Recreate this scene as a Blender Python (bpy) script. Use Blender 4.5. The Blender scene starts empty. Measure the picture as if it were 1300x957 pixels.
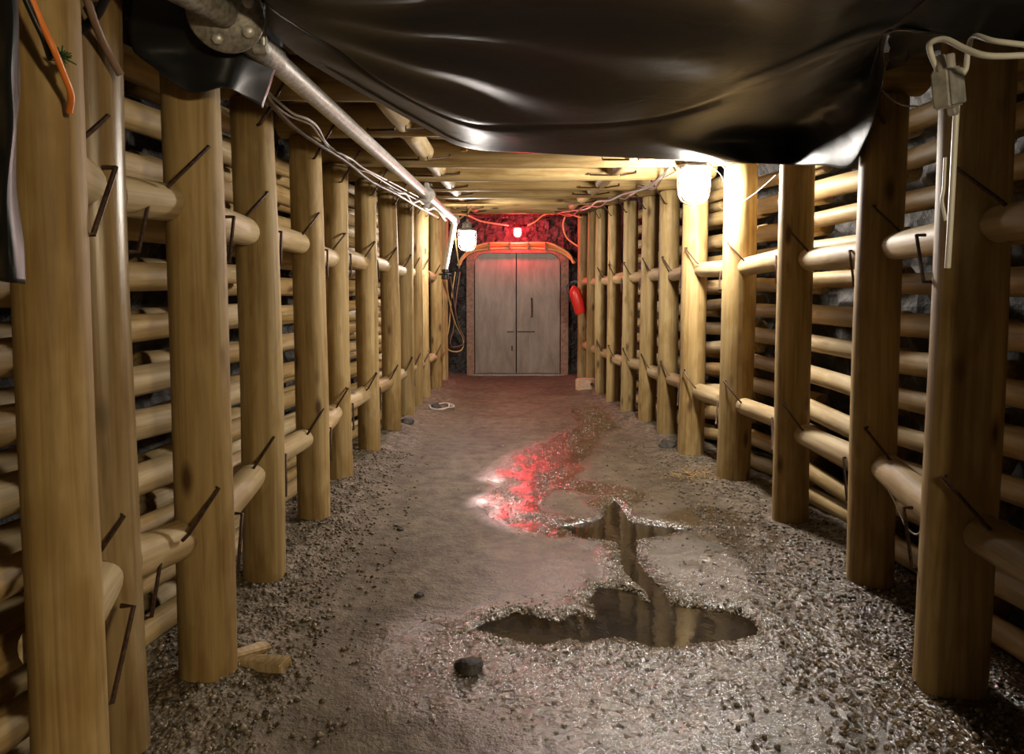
import bpy, bmesh, math, random
from mathutils import Vector, Matrix, Euler, noise
random.seed(11)
C = bpy.context.scene.collection
sin, cos, pi = math.sin, math.cos, math.pi

# ------------------------------------------------------------------ camera
F, CX, CY, HC = 867.0, 650.0, 434.0, 1.35
PITCH = math.atan(58 / F); YAW = math.atan(5 / F)
cam_d = bpy.data.cameras.new('camera'); cam = bpy.data.objects.new('camera', cam_d); C.objects.link(cam)
cam.location = (0, 0, HC); cam.rotation_euler = (pi / 2 - PITCH, 0, YAW)
cam_d.sensor_width = 36; cam_d.lens = F * 36 / 1300; cam_d.shift_y = -(478.5 - CY) / 1300
cam_d.clip_start = 0.05
bpy.context.scene.camera = cam
RM = Euler((pi / 2 - PITCH, 0, YAW)).to_matrix()

def ray(px, py):
    return RM @ Vector(((px - CX) / F, -(py - CY) / F, -1))
def P(px, py, Y):
    d = ray(px, py); return Vector((0, 0, HC)) + d * (Y / d.y)
def G(px, py, z=0.0):
    d = ray(px, py); return Vector((0, 0, HC)) + d * ((z - HC) / d.z)

# ------------------------------------------------------------------ materials
def nt(name):
    m = bpy.data.materials.new(name); m.use_nodes = True
    n = m.node_tree.nodes; l = m.node_tree.links
    return m, n, l, n['Principled BSDF']
def ramp(n, l, src, stops):
    r = n.new('ShaderNodeValToRGB'); e = r.color_ramp.elements
    while len(e) < len(stops): e.new(0.5)
    for k, (p, c) in enumerate(stops):
        e[k].position = p; e[k].color = (*c, 1) if len(c) == 3 else c
    l.new(src, r.inputs['Fac']); return r
def math_n(n, l, op, a, b=None, clamp=False):
    m = n.new('ShaderNodeMath'); m.operation = op; m.use_clamp = clamp
    for i, v in enumerate((a, b)):
        if v is None: continue
        if isinstance(v, (int, float)): m.inputs[i].default_value = v
        else: l.new(v, m.inputs[i])
    return m.outputs[0]
def mixc(n, l, mode, fac, a, b):
    m = n.new('ShaderNodeMix'); m.data_type = 'RGBA'; m.blend_type = mode
    if isinstance(fac, (int, float)): m.inputs[0].default_value = fac
    else: l.new(fac, m.inputs[0])
    for i, v in ((6, a), (7, b)):
        if isinstance(v, tuple): m.inputs[i].default_value = (*v, 1)
        else: l.new(v, m.inputs[i])
    return m.outputs[2]
def noise_n(n, l, vec, scale, detail=4, rough=0.55, dist=0):
    t = n.new('ShaderNodeTexNoise'); t.inputs['Scale'].default_value = scale
    t.inputs['Detail'].default_value = detail; t.inputs['Roughness'].default_value = rough
    t.inputs['Distortion'].default_value = dist
    if vec is not None: l.new(vec, t.inputs['Vector'])
    return t.outputs['Fac']
def bump(n, l, b, h, strength, dist, prev=None):
    k = n.new('ShaderNodeBump'); k.inputs['Strength'].default_value = strength; k.inputs['Distance'].default_value = dist
    l.new(h, k.inputs['Height'])
    if prev is not None: l.new(prev, k.inputs['Normal'])
    if b is not None: l.new(k.outputs[0], b.inputs['Normal'])
    return k.outputs[0]

def wood(name, light, dark, knot, rough=0.62, spec=0.35):
    m, n, l, b = nt(name)
    tc = n.new('ShaderNodeTexCoord'); oi = n.new('ShaderNodeObjectInfo')
    off = n.new('ShaderNodeVectorMath'); off.operation = 'ADD'
    sc = n.new('ShaderNodeVectorMath'); sc.operation = 'SCALE'; sc.inputs[0].default_value = (0, 0, 37.0)
    l.new(oi.outputs['Random'], sc.inputs['Scale']); l.new(tc.outputs['Object'], off.inputs[0]); l.new(sc.outputs[0], off.inputs[1])
    v = off.outputs[0]
    def mp(s):
        q = n.new('ShaderNodeMapping'); q.inputs['Scale'].default_value = s; l.new(v, q.inputs['Vector']); return q.outputs[0]
    grain = noise_n(n, l, mp((38, 38, 1.6)), 1.0, 6, 0.6, 0.6)
    wv = n.new('ShaderNodeTexWave'); wv.wave_type = 'RINGS'; wv.rings_direction = 'Z'
    wv.inputs['Scale'].default_value = 13; wv.inputs['Distortion'].default_value = 5; wv.inputs['Detail'].default_value = 3
    wv.inputs['Detail Scale'].default_value = 0.7
    l.new(mp((1, 1, 0.45)), wv.inputs['Vector'])
    big = noise_n(n, l, mp((3, 3, 1.1)), 1.0, 3)
    vor = n.new('ShaderNodeTexVoronoi'); l.new(mp((7, 7, 2.6)), vor.inputs['Vector']); vor.inputs['Scale'].default_value = 1
    c1 = ramp(n, l, grain, [(0.3, dark), (0.62, light)])
    c2 = ramp(n, l, wv.outputs['Fac'], [(0.0, (0.74, 0.66, 0.52)), (0.55, (1, 1, 1))])
    c3 = ramp(n, l, big, [(0.3, (0.66, 0.60, 0.48)), (0.6, (1, 1, 1))])
    k = ramp(n, l, vor.outputs['Distance'], [(0.07, (0, 0, 0)), (0.20, (1, 1, 1))])
    c = mixc(n, l, 'MULTIPLY', 0.75, c1.outputs[0], c2.outputs[0])
    c = mixc(n, l, 'MULTIPLY', 0.8, c, c3.outputs[0])
    c = mixc(n, l, 'MIX', k.outputs[0], knot, c)
    # tint varies from log to log
    rv = ramp(n, l, oi.outputs['Random'], [(0, (0.84, 0.76, 0.62)), (0.5, (1, 1, 1)), (1.0, (0.93, 0.96, 0.98))])
    c = mixc(n, l, 'MULTIPLY', 0.7, c, rv.outputs[0])
    l.new(c, b.inputs['Base Color']); b.inputs['Roughness'].default_value = rough
    b.inputs['Specular IOR Level'].default_value = spec
    bump(n, l, b, grain, 0.35, 0.004)
    return m
M = {}
M['wood'] = wood('peeled_pine', (0.47, 0.335, 0.15), (0.28, 0.185, 0.072), (0.09, 0.045, 0.016))
M['wood_wet'] = wood('damp_pine', (0.36, 0.25, 0.12), (0.20, 0.12, 0.05), (0.08, 0.04, 0.015), 0.34, 0.6)
M['wood_pale'] = wood('pale_pine', (0.56, 0.43, 0.25), (0.35, 0.25, 0.125), (0.18, 0.10, 0.04))
M['wood_dark'] = wood('old_board', (0.20, 0.12, 0.05), (0.09, 0.05, 0.02), (0.03, 0.02, 0.01))

def simple(name, col, rough=0.5, metal=0.0, nscale=0, nstr=0.3, var=0.0, spec=0.5):
    m, n, l, b = nt(name)
    tc = n.new('ShaderNodeTexCoord')
    b.inputs['Roughness'].default_value = rough; b.inputs['Metallic'].default_value = metal
    b.inputs['Specular IOR Level'].default_value = spec
    h = noise_n(n, l, tc.outputs['Object'], nscale or 20, 5)
    lo = tuple(max(0, c * (1 - var)) for c in col); hi = tuple(min(1, c * (1 + var)) for c in col)
    r = ramp(n, l, h, [(0.35, lo), (0.65, hi)]); l.new(r.outputs[0], b.inputs['Base Color'])
    if nscale: bump(n, l, b, h, nstr, 0.004)
    return m
M['rod'] = simple('rusty_iron', (0.075, 0.042, 0.028), 0.5, 0.6, 90, 0.4, 0.4)
M['galv'] = simple('galvanised_steel', (0.56, 0.54, 0.52), 0.42, 0.45, 45, 0.25, 0.22)
M['galv_dark'] = simple('grey_cast_iron', (0.30, 0.28, 0.25), 0.5, 0.5, 60, 0.3, 0.35)
M['black_plastic'] = simple('black_rubber', (0.012, 0.012, 0.012), 0.4)
M['white_cable'] = simple('pale_cable', (0.62, 0.60, 0.55), 0.45)
M['brown_cable'] = simple('brown_cable', (0.20, 0.12, 0.08), 0.5)
M['grey_cable'] = simple('grey_cable', (0.35, 0.32, 0.30), 0.45)
M['orange_cable'] = simple('orange_cable', (0.75, 0.20, 0.03), 0.45)
M['yellow_cable'] = simple('ochre_cable', (0.62, 0.42, 0.16), 0.5)
M['red'] = simple('red_paint', (0.62, 0.025, 0.015), 0.35)
M['chrome'] = simple('bright_metal', (0.6, 0.6, 0.6), 0.3, 0.9)
M['frame'] = simple('rusty_painted_channel', (0.25, 0.14, 0.09), 0.6, 0.1, 25, 0.3, 0.3)
M['pebble'] = simple('pebbles', (0.15, 0.118, 0.08), 0.3, 0, 40, 0, 0.8)
M['grit'] = simple('pale_wet_grit', (0.34, 0.29, 0.23), 0.18, 0, 25, 0, 0.6, 0.8)
M['moss'] = simple('green_moss', (0.04, 0.09, 0.02), 0.8)
M['brick'] = simple('pale_block', (0.62, 0.42, 0.28), 0.85, 0, 30, 0.6, 0.15)
M['box'] = simple('scuffed_grey_box', (0.52, 0.52, 0.50), 0.35, 0.5, 25, 0.5, 0.25)

# steel door: drab grey brown with smears
m, n, l, b = nt('drab_door_steel'); tc = n.new('ShaderNodeTexCoord')
mp = n.new('ShaderNodeMapping'); mp.inputs['Scale'].default_value = (3, 3, 0.8); l.new(tc.outputs['Object'], mp.inputs['Vector'])
h1 = noise_n(n, l, mp.outputs[0], 2.2, 6, 0.65, 0.4)
r = ramp(n, l, h1, [(0.3, (0.16, 0.125, 0.095)), (0.7, (0.30, 0.255, 0.20))])
l.new(r.outputs[0], b.inputs['Base Color']); b.inputs['Roughness'].default_value = 0.5; b.inputs['Metallic'].default_value = 0.15
bump(n, l, b, noise_n(n, l, tc.outputs['Object'], 5, 3), 0.15, 0.01); M['door'] = m

# black sheet
m, n, l, b = nt('black_plastic_sheet'); tc = n.new('ShaderNodeTexCoord')
b.inputs['Base Color'].default_value = (0.012, 0.0125, 0.0135, 1); b.inputs['Roughness'].default_value = 0.42
b.inputs['Specular IOR Level'].default_value = 0.24
hh = noise_n(n, l, tc.outputs['Object'], 7, 3, 0.5, 1.2)
bump(n, l, b, hh, 0.2, 0.01); M['tarp'] = m

# rock
m, n, l, b = nt('damp_rock'); tc = n.new('ShaderNodeTexCoord')
h1 = noise_n(n, l, tc.outputs['Object'], 5, 8, 0.7); v = n.new('ShaderNodeTexVoronoi'); v.inputs['Scale'].default_value = 11
l.new(tc.outputs['Object'], v.inputs['Vector'])
r = ramp(n, l, h1, [(0.3, (0.018, 0.016, 0.015)), (0.55, (0.06, 0.052, 0.046)), (0.75, (0.17, 0.15, 0.13))])
l.new(r.outputs[0], b.inputs['Base Color']); b.inputs['Roughness'].default_value = 0.7
p1 = bump(n, l, None, v.outputs['Distance'], 0.8, 0.05)
bump(n, l, b, h1, 1.0, 0.06, p1); M['rock'] = m

# floor : trodden mud, wetness comes from a vertex attribute
m, n, l, b = nt('trodden_mud'); tc = n.new('ShaderNodeTexCoord')
slk = n.new('ShaderNodeAttribute'); slk.attribute_name = 'slick'
wet = n.new('ShaderNodeAttribute'); wet.attribute_name = 'wet'
st = n.new('ShaderNodeAttribute'); st.attribute_name = 'stony'
o = tc.outputs['Object']
big = noise_n(n, l, o, 1.3, 5, 0.6, 0.5); mid = noise_n(n, l, o, 9, 6, 0.7); fine = noise_n(n, l, o, 55, 4, 0.7)
vo = n.new('ShaderNodeTexVoronoi'); vo.inputs['Scale'].default_value = 60; l.new(o, vo.inputs['Vector'])
vo2 = n.new('ShaderNodeTexVoronoi'); vo2.inputs['Scale'].default_value = 28; l.new(o, vo2.inputs['Vector'])
dry = ramp(n, l, big, [(0.32, (0.10, 0.076, 0.044)), (0.65, (0.195, 0.155, 0.10))])
c = mixc(n, l, 'MULTIPLY', 0.85, dry.outputs[0], ramp(n, l, mid, [(0.34, (0.36, 0.33, 0.30)), (0.58, (1, 1, 1))]).outputs[0])
c = mixc(n, l, 'MULTIPLY', 0.6, c, ramp(n, l, fine, [(0.35, (0.5, 0.48, 0.45)), (0.6, (1, 1, 1))]).outputs[0])
sp = n.new('ShaderNodeSeparateColor'); l.new(vo2.outputs['Color'], sp.inputs[0])
peb = ramp(n, l, sp.outputs[0], [(0.0, (0.05, 0.04, 0.03)), (0.5, (0.17, 0.13, 0.09)), (0.85, (0.30, 0.24, 0.18)), (1.0, (0.42, 0.38, 0.32))]).outputs[0]
sf = math_n(n, l, 'MULTIPLY', st.outputs['Fac'], 0.5)
c = mixc(n, l, 'MIX', sf, c, peb)
c = mixc(n, l, 'MULTIPLY', wet.outputs['Fac'], c, (0.52, 0.44, 0.36))
l.new(c, b.inputs['Base Color'])
ro = n.new('ShaderNodeMapRange'); l.new(math_n(n, l, 'ADD', wet.outputs['Fac'], math_n(n, l, 'MULTIPLY', mid, 0.45)), ro.inputs['Value'])
ro.inputs['From Min'].default_value = 0.1; ro.inputs['From Max'].default_value = 1.0
ro.inputs['To Min'].default_value = 0.66; ro.inputs['To Max'].default_value = 0.2
l.new(ro.outputs[0], b.inputs['Roughness']); l.new(math_n(n, l, 'ADD', 0.4, math_n(n, l, 'MULTIPLY', wet.outputs['Fac'], 0.6)), b.inputs['Specular IOR Level'])
b.inputs['Coat Roughness'].default_value = 0.16; b.inputs['Coat IOR'].default_value = 1.4; l.new(wet.outputs['Fac'], b.inputs['Coat Weight'])
inv = math_n(n, l, 'SUBTRACT', 1.0, math_n(n, l, 'MULTIPLY', slk.outputs['Fac'], ramp(n, l, noise_n(n, l, o, 75, 3, 0.7), [(0.36, (0.45, 0.45, 0.45)), (0.6, (0.9, 0.9, 0.9))]).outputs[0]))
def bk(hgt, dist, stren, prev=None):
    k = n.new('ShaderNodeBump'); k.inputs['Distance'].default_value = dist; l.new(hgt, k.inputs['Height'])
    l.new(math_n(n, l, 'MULTIPLY', stren, inv), k.inputs['Strength'])
    if prev is not None: l.new(prev, k.inputs['Normal'])
    return k.outputs[0]
q = bk(mid, 0.03, 0.6)
q = bk(fine, 0.008, 0.5, q)
q = bk(vo.outputs['Distance'], 0.010, math_n(n, l, 'MULTIPLY', st.outputs['Fac'], 0.8), q)
l.new(q, b.inputs['Normal']); l.new(q, b.inputs['Coat Normal']); M['mud'] = m

# water
m, n, l, b = nt('muddy_water')
b.inputs['Base Color'].default_value = (0.035, 0.024, 0.012, 1); b.inputs['Roughness'].default_value = 0.03
b.inputs['IOR'].default_value = 1.33; b.inputs['Alpha'].default_value = 0.8; b.inputs['Specular IOR Level'].default_value = 0.9
tc = n.new('ShaderNodeTexCoord'); bump(n, l, b, noise_n(n, l, tc.outputs['Object'], 14, 2), 0.06, 0.01); M['water'] = m

def emit(name, col, s):
    m = bpy.data.materials.new(name); m.use_nodes = True; n = m.node_tree.nodes; l = m.node_tree.links
    n.remove(n['Principled BSDF']); e = n.new('ShaderNodeEmission'); e.inputs[0].default_value = (*col, 1); e.inputs[1].default_value = s
    l.new(e.outputs[0], n['Material Output'].inputs[0]); return m
M['glow'] = emit('lit_white_globe', (1.0, 0.94, 0.85), 640)
M['glow_far'] = emit('lit_white_globe_far', (1.0, 0.92, 0.84), 380)
M['glow_back'] = emit('lit_warm_globe', (1.0, 0.82, 0.52), 480)
M['glow_red'] = emit('lit_red_globe', (1.0, 0.04, 0.06), 680)

# ------------------------------------------------------------------ mesh helpers
def link(name, verts, faces, mat, parent=None, smooth=True, loc=None, rot=None):
    me = bpy.data.meshes.new(name); me.from_pydata([tuple(v) for v in verts], [], faces); me.update()
    if smooth:
        for p in me.polygons: p.use_smooth = True
        try: me.set_sharp_from_angle(angle=math.radians(50))
        except Exception: pass
    me.materials.append(mat)
    o = bpy.data.objects.new(name, me); C.objects.link(o)
    if parent: o.parent = parent
    if loc is not None: o.location = loc
    if rot is not None: o.rotation_euler = rot
    return o
def tag(o, label=None, cat=None, group=None, kind=None):
    if label: o['label'] = label
    if cat: o['category'] = cat
    if group: o['group'] = group
    if kind: o['kind'] = kind
    return o
def empty(name, loc=(0, 0, 0), rot=(0, 0, 0)):
    o = bpy.data.objects.new(name, None); C.objects.link(o); o.location = loc; o.rotation_euler = rot
    o.empty_display_size = 0.05; return o

def join(*parts):
    V, Fc = [], []
    for v, f in parts:
        k = len(V); V += [Vector(p) for p in v]; Fc += [tuple(i + k for i in q) for q in f]
    return V, Fc
def xform(part, mat):
    return [mat @ Vector(v) for v in part[0]], part[1]
def lathe(prof, seg=20, M4=None):
    """prof: list of (r, z)"""
    V, Fc = [], []
    for r, z in prof:
        for k in range(seg):
            a = 2 * pi * k / seg; V.append(Vector((r * cos(a), r * sin(a), z)))
    for i in range(len(prof) - 1):
        for k in range(seg):
            a, c_ = i * seg + k, i * seg + (k + 1) % seg
            Fc.append((a, c_, c_ + seg, a + seg))
    Fc.append(tuple(range(seg))[::-1]); Fc.append(tuple((len(prof) - 1) * seg + k for k in range(seg)))
    if M4 is not None: V = [M4 @ v for v in V]
    return V, Fc
def box(cx, cy, cz, sx, sy, sz, bev=0.0, M4=None):
    bm = bmesh.new(); bmesh.ops.create_cube(bm, size=1)
    for v in bm.verts: v.co = Vector((cx + v.co.x * sx, cy + v.co.y * sy, cz + v.co.z * sz))
    if bev: bmesh.ops.bevel(bm, geom=bm.edges[:], offset=bev, segments=2, affect='EDGES')
    bm.verts.index_update(); V = [v.co.copy() for v in bm.verts]; Fc = [tuple(v.index for v in f.verts) for f in bm.faces]; bm.free()
    if M4 is not None: V = [M4 @ v for v in V]
    return V, Fc
def smooth_path(pts, n=6):
    pts = [Vector(p) for p in pts]
    if len(pts) < 3: return pts
    q = [pts[0] * 2 - pts[1]] + pts + [pts[-1] * 2 - pts[-2]]; out = []
    for i in range(1, len(q) - 2):
        a, b_, c_, d = q[i - 1:i + 3]
        for k in range(n):
            t = k / n
            out.append(0.5 * ((2 * b_) + (c_ - a) * t + (2 * a - 5 * b_ + 4 * c_ - d) * t * t + (3 * b_ - a - 3 * c_ + d) * t ** 3))
    out.append(pts[-1]); return out
def tube(pts, r, seg=8, n=6, smooth=True):
    pts = smooth_path(pts, n) if smooth else [Vector(p) for p in pts]
    V, Fc = [], []; up = Vector((0.13, 0.21, 0.97)).normalized()
    for i, p in enumerate(pts):
        t = (pts[min(i + 1, len(pts) - 1)] - pts[max(i - 1, 0)]).normalized()
        if abs(t.dot(up)) > 0.95: up = Vector((0.9, 0.3, 0.1)).normalized()
        u = (up - t * t.dot(up)).normalized(); w = t.cross(u); up = u
        for k in range(seg):
            a = 2 * pi * k / seg; V.append(p + (u * cos(a) + w * sin(a)) * r)
    for i in range(len(pts) - 1):
        for k in range(seg):
            a, b_ = i * seg + k, i * seg + (k + 1) % seg
            Fc.append((a, b_, b_ + seg, a + seg))
    Fc.append(tuple(range(seg))[::-1]); Fc.append(tuple((len(pts) - 1) * seg + k for k in range(seg)))
    return V, Fc

def log_geo(L, r0, r1, seg=24, seed=0, wob=0.04, rings=None, end0=None, end1=None, bev=0.012):
    """a peeled log along +Z; end0/end1(u) give saddle trims"""
    n = rings or max(4, int(L / 0.15)); V, Fc = [], []
    zs = [0.0] + [L * i / n for i in range(n + 1)] + [L]
    bx, by = random.uniform(-1, 1) * 0.006 * L, random.uniform(-1, 1) * 0.006 * L
    for i, z in enumerate(zs):
        t = z / L; rr = r0 + (r1 - r0) * t
        if i in (0, len(zs) - 1): rr -= bev
        zz = z + (bev if i == 1 else -bev if i == len(zs) - 2 else 0)
        for k in range(seg):
            a = 2 * pi * k / seg
            nz = noise.noise(Vector((cos(a) * 1.1, sin(a) * 1.1, z * 1.3 + seed * 7.7)))
            r = rr * (1 + wob * nz)
            x, y = r * cos(a) + bx * sin(pi * t), r * sin(a) + by * sin(pi * t)
            z2 = zz
            if end0 and i <= 1: z2 = end0(x)
            if end1 and i >= len(zs) - 2: z2 = end1(x)
            V.append(Vector((x, y, z2)))
    m_ = len(zs)
    for i in range(m_ - 1):
        for k in range(seg):
            a, b_ = i * seg + k, i * seg + (k + 1) % seg
            Fc.append((a, b_, b_ + seg, a + seg))
    # end caps as fans
    c0 = len(V); V.append(Vector((0, 0, sum(V[k].z for k in range(seg)) / seg)))
    c1 = len(V); V.append(Vector((0, 0, sum(V[(m_ - 1) * seg + k].z for k in range(seg)) / seg)))
    for k in range(seg):
        Fc.append((c0, (k + 1) % seg, k)); Fc.append((c1, (m_ - 1) * seg + k, (m_ - 1) * seg + (k + 1) % seg))
    return V, Fc

def frame_to(a, b):
    """matrix: origin a, +Z along a->b, +X horizontal perpendicular, +Y up-ish"""
    z = (b - a).normalized(); up = Vector((0, 0, 1))
    x = up.cross(z).normalized() * 1.0
    y = z.cross(x)
    m4 = Matrix((x, y, z)).transposed().to_4x4(); m4.translation = a
    return m4
ORD = ['zeroth', 'first', 'second', 'third', 'fourth', 'fifth', 'sixth', 'seventh', 'eighth', 'ninth', 'tenth', 'eleventh', 'twelfth', 'thirteenth', 'fourteenth']

# ------------------------------------------------------------------ timbers
def top_h(Y):          # underside of the cap beams above the floor
    t = [(0, 0.93), (2.5, 0.905), (3, 0.88), (5, 0.925), (7, 1.02), (9, 1.15), (11, 1.29), (13, 1.4)]
    for (a, ha), (b_, hb) in zip(t, t[1:]):
        if Y <= b_: return HC + ha + (hb - ha) * (Y - a) / (b_ - a)
    return HC + 1.4
# (inner edge x, Y, radius)
def foot(px, py): g = G(px, py); return (g.x, g.y)
Lp, Rp = [], []
def edge(px, py, Y): p = P(px, py, Y); return (p.x, Y)
for (e, r) in [(edge(98, 430, 1.44), .073), (edge(160, 430, 1.85), .083), (edge(281, 430, 2.25), .092), (foot(358, 744), .095),
               (foot(417, 667), .093), (foot(447, 613), .098), (foot(482, 577), .092), (foot(508, 550), .092), (foot(526, 532), .09),
               (foot(536, 519), .085), (foot(547, 509), .088), (foot(561, 496), .09), (foot(569, 486), .085)]:
    Lp.append((e[0] - r, e[1] + r * 0.35, r))
for (e, r) in [((1.39, .58), .1), (edge(1500, 430, 1.42), .1), (edge(1191, 430, 2.23), .108), (foot(1083, 749), .098), (foot(985, 667), .098),
               (foot(912, 613), .115), (foot(862, 581), .105), (foot(835, 553), .095), (foot(811, 537), .09), (foot(788, 525), .085),
               (foot(770, 512), .085), (foot(756, 502), .085), (foot(744, 493), .082), (foot(733, 485), .085)]:
    Rp.append((e[0] + r, e[1] + r * 0.35, r))

EXTRA = {('left', 1): 'tallest looking', ('left', 2): 'damp shiny'}
def build_posts(side, lst, first):
    for i, (x, y, r) in enumerate(lst):
        H = top_h(y) + 0.0
        v, f = log_geo(H + 0.12, r * 1.03, r * 0.97, seed=i * 3 + (50 if side == 'right' else 0), wob=0.05, rings=14)
        m_ = M['wood_wet'] if (side == 'left' and i == 1) else M['wood']
        o = link('timber_post', v, f, m_, loc=(x, y, -0.12), rot=None)
        o.rotation_euler = (random.uniform(-.006, .006), random.uniform(-.008, .008), random.uniform(0, 6))
        k = i + 1 if side == 'left' else i - 1
        if side == 'right' and i < 2: lab = 'right row timber post beyond the picture edge, %s' % ('beside the viewer' if i == 0 else 'before the nearest visible one')
        elif k == 1: lab = 'nearest peeled timber post of the %s row' % side
        elif i == len(lst) - 1: lab = 'last post of the %s row, right beside the steel door wall' % side
        else: lab = 'peeled round timber post, %s from the front in the %s row' % (ORD[k], side)
        if side == 'left' and k == 1: lab = 'nearest peeled timber post of the left row, beside the hanging black sheet'
        if side == 'right' and k == 5: lab = 'brightly lit timber post of the right row, directly behind the big white lamp'
        tag(o, lab, 'post', 'timber posts of the %s row' % side)
build_posts('left', Lp, 1); build_posts('right', Rp, 0)

def strut_z(side, rail, x, Y):
    if side == 'left': return (HC + .285 - .0 * Y) if rail == 'upper' else (HC - .80 - 0.01 * (Y - 3))
    return (HC + .215) if rail == 'upper' else (HC - .78)
RODR = 0.0065
def rod_obj(name, pts, label, cat, group, mat=None, r=RODR):
    v, f = tube(pts, r, 6, smooth=False)
    c = sum((Vector(p) for p in pts), Vector()) / len(pts)
    o = link(name, [p - c for p in v], f, mat or M['rod'], loc=c); return tag(o, label, cat, group)
def postname(side, i):
    k = i + 1 if side == 'left' else i - 1
    if k < 1: return 'the right post beyond the picture edge' if k == 0 else 'the right post beside the viewer'
    if k > 12: return 'the last %s post' % side
    return 'the %s %s post' % (ORD[k], side)
def nm(side, i):
    k = i + 1 if side == 'left' else i - 1
    return 'viewer side' if k < 0 else 'hidden' if k == 0 else ORD[k] if k <= 13 else 'last'

RNG = random.Random(5)
def build_struts(side, lst):
    s = 1 if side == 'left' else -1          # towards the gallery axis
    for i in range(len(lst) - 1):
        x0, y0, r0 = lst[i]; x1, y1, r1 = lst[i + 1]
        for rail in ('upper', 'lower'):
            off = -0.025 * s; rs = 0.064 + RNG.uniform(-.004, .006)
            jz0, jz1 = RNG.uniform(-.02, .02), RNG.uniform(-.02, .02)
            a = Vector((x0 + off, y0, strut_z(side, rail, x0, y0) + jz0)); b_ = Vector((x1 + off, y1, strut_z(side, rail, x1, y1) + jz1))
            L = (b_ - a).length; m4 = frame_to(a, b_)
            # local x axis of the frame points to -X or so: post axis offset in local coords
            dx = (m4.inverted().to_3x3() @ Vector((-off, 0, 0))).x
            def e0(u, r=r0): w = abs(u - dx); return (math.sqrt(max(r * r - w * w, 0)) if w < r else 0) * 1.0 + 0.004
            def e1(u, r=r1): w = abs(u - dx); return L - (math.sqrt(max(r * r - w * w, 0)) if w < r else 0) - 0.004
            v, f = log_geo(L, rs, rs * .97, seg=24, seed=i * 5 + (rail == 'lower') * 31 + (s > 0) * 77, wob=.05, end0=e0, end1=e1)
            o = link('wall_strut', v, f, M['wood_pale']); o.matrix_world = m4
            tag(o, '%s round strut wedged between the %s and %s %s posts' % (rail, nm(side, i), nm(side, i + 1), side), 'strut', '%s struts of the %s wall' % (rail, side))
            # timber dogs
            if i < 11:
                ez = rs * .72
                zz = b_.z
                A = Vector((b_.x + s * ez, b_.y - r1 - 0.085, zz + ez)); B = Vector((x1 + s * r1 * .80, y1 - r1 * .62, zz + .175))
                oA = Vector((s * .7, 0, .7)) * .014; oB = Vector((s * .75, -.65, 0)) * .014
                rod_obj('cramp_iron', [A - oA, A + oA, B + oB, B - oB],
                        'rising iron cramp, %s strut before %s' % (rail, postname(side, i + 1)), 'cramp', 'iron cramps of the %s wall' % side)
                A = Vector((a.x + s * rs * .95, a.y + r0 + 0.10, a.z + .01)); B = Vector((x0 + s * r0 * .86, y0 + r0 * .52, a.z - .16))
                oA = Vector((s, 0, 0)) * .016; oB = Vector((s * .85, .5, 0)) * .012
                rod_obj('cramp_iron', [A - oA, A + oA, B + oB, B - oB],
                        'falling iron cramp, %s strut behind %s' % (rail, postname(side, i)), 'cramp', 'iron cramps of the %s wall' % side)
build_struts('left', Lp); build_struts('right', Rp)

TILT = {('right', 4): (0.0, 0.14), ('right', 5): (0.03, 0.03), ('right', 6): (-.06, -.10), ('right', 3): (0.0, -0.02)}
def build_lagging(side, lst, n_posts):
    s = 1 if side == 'left' else -1
    rg = random.Random(9 if s > 0 else 4)
    for i in range(n_posts):
        x, y, r = lst[i]
        g1 = lst[i + 1][1] - y; g0 = y - lst[i - 1][1] if i else 0.8
        xm = (x + lst[i + 1][0]) / 2; xp = (x + lst[i - 1][0]) / 2 if i else x
        z = 0.10
        k = 1
        while z < top_h(y) + .02 and k <= 13:
            rl = rg.uniform(.050, .062)
            far = Vector((xm - s * (r + rl + .06), y + min(g1 * .62, .62), z))
            near = Vector((xp - s * (r + rl + .22), y - min(g0 * .52, .5), z + rg.uniform(-.022, .022)))
            tl = TILT.get((side, i))
            if tl and z < 1.3:
                # near end lower / higher
                d = tl[1] + (tl[0] - tl[1]) * max(0, min(1, (z - .6) / .75))
                near.z -= d
            near.z = max(near.z, .07); far.z = max(far.z, .07)
            # keep clear of the post back
            tpar = (y - near.y) / (far.y - near.y); xl = near.x + (far.x - near.x) * tpar
            lim = x - s * (r + rl + .006)
            if s * (xl - lim) > 0:
                d = lim - xl; near.x += d; far.x += d
            L = (far - near).length
            v, f = log_geo(L, rl, rl * rg.uniform(.9, 1), seg=18, seed=k + i * 13 + (s > 0) * 400, wob=.08, bev=.008)
            o = link('lagging_log', v, f, M['wood_pale'] if rg.random() < .35 else M['wood'])
            o.matrix_world = frame_to(near, far)
            tag(o, 'lagging log behind %s, %s up' % (postname(side, i), ORD[k]), 'log', 'lagging logs of the %s wall' % side)
            z += rl + .055 + rg.uniform(.06, .095); k += 1
build_lagging('left', Lp, 9); build_lagging('right', Rp, 10)

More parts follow.
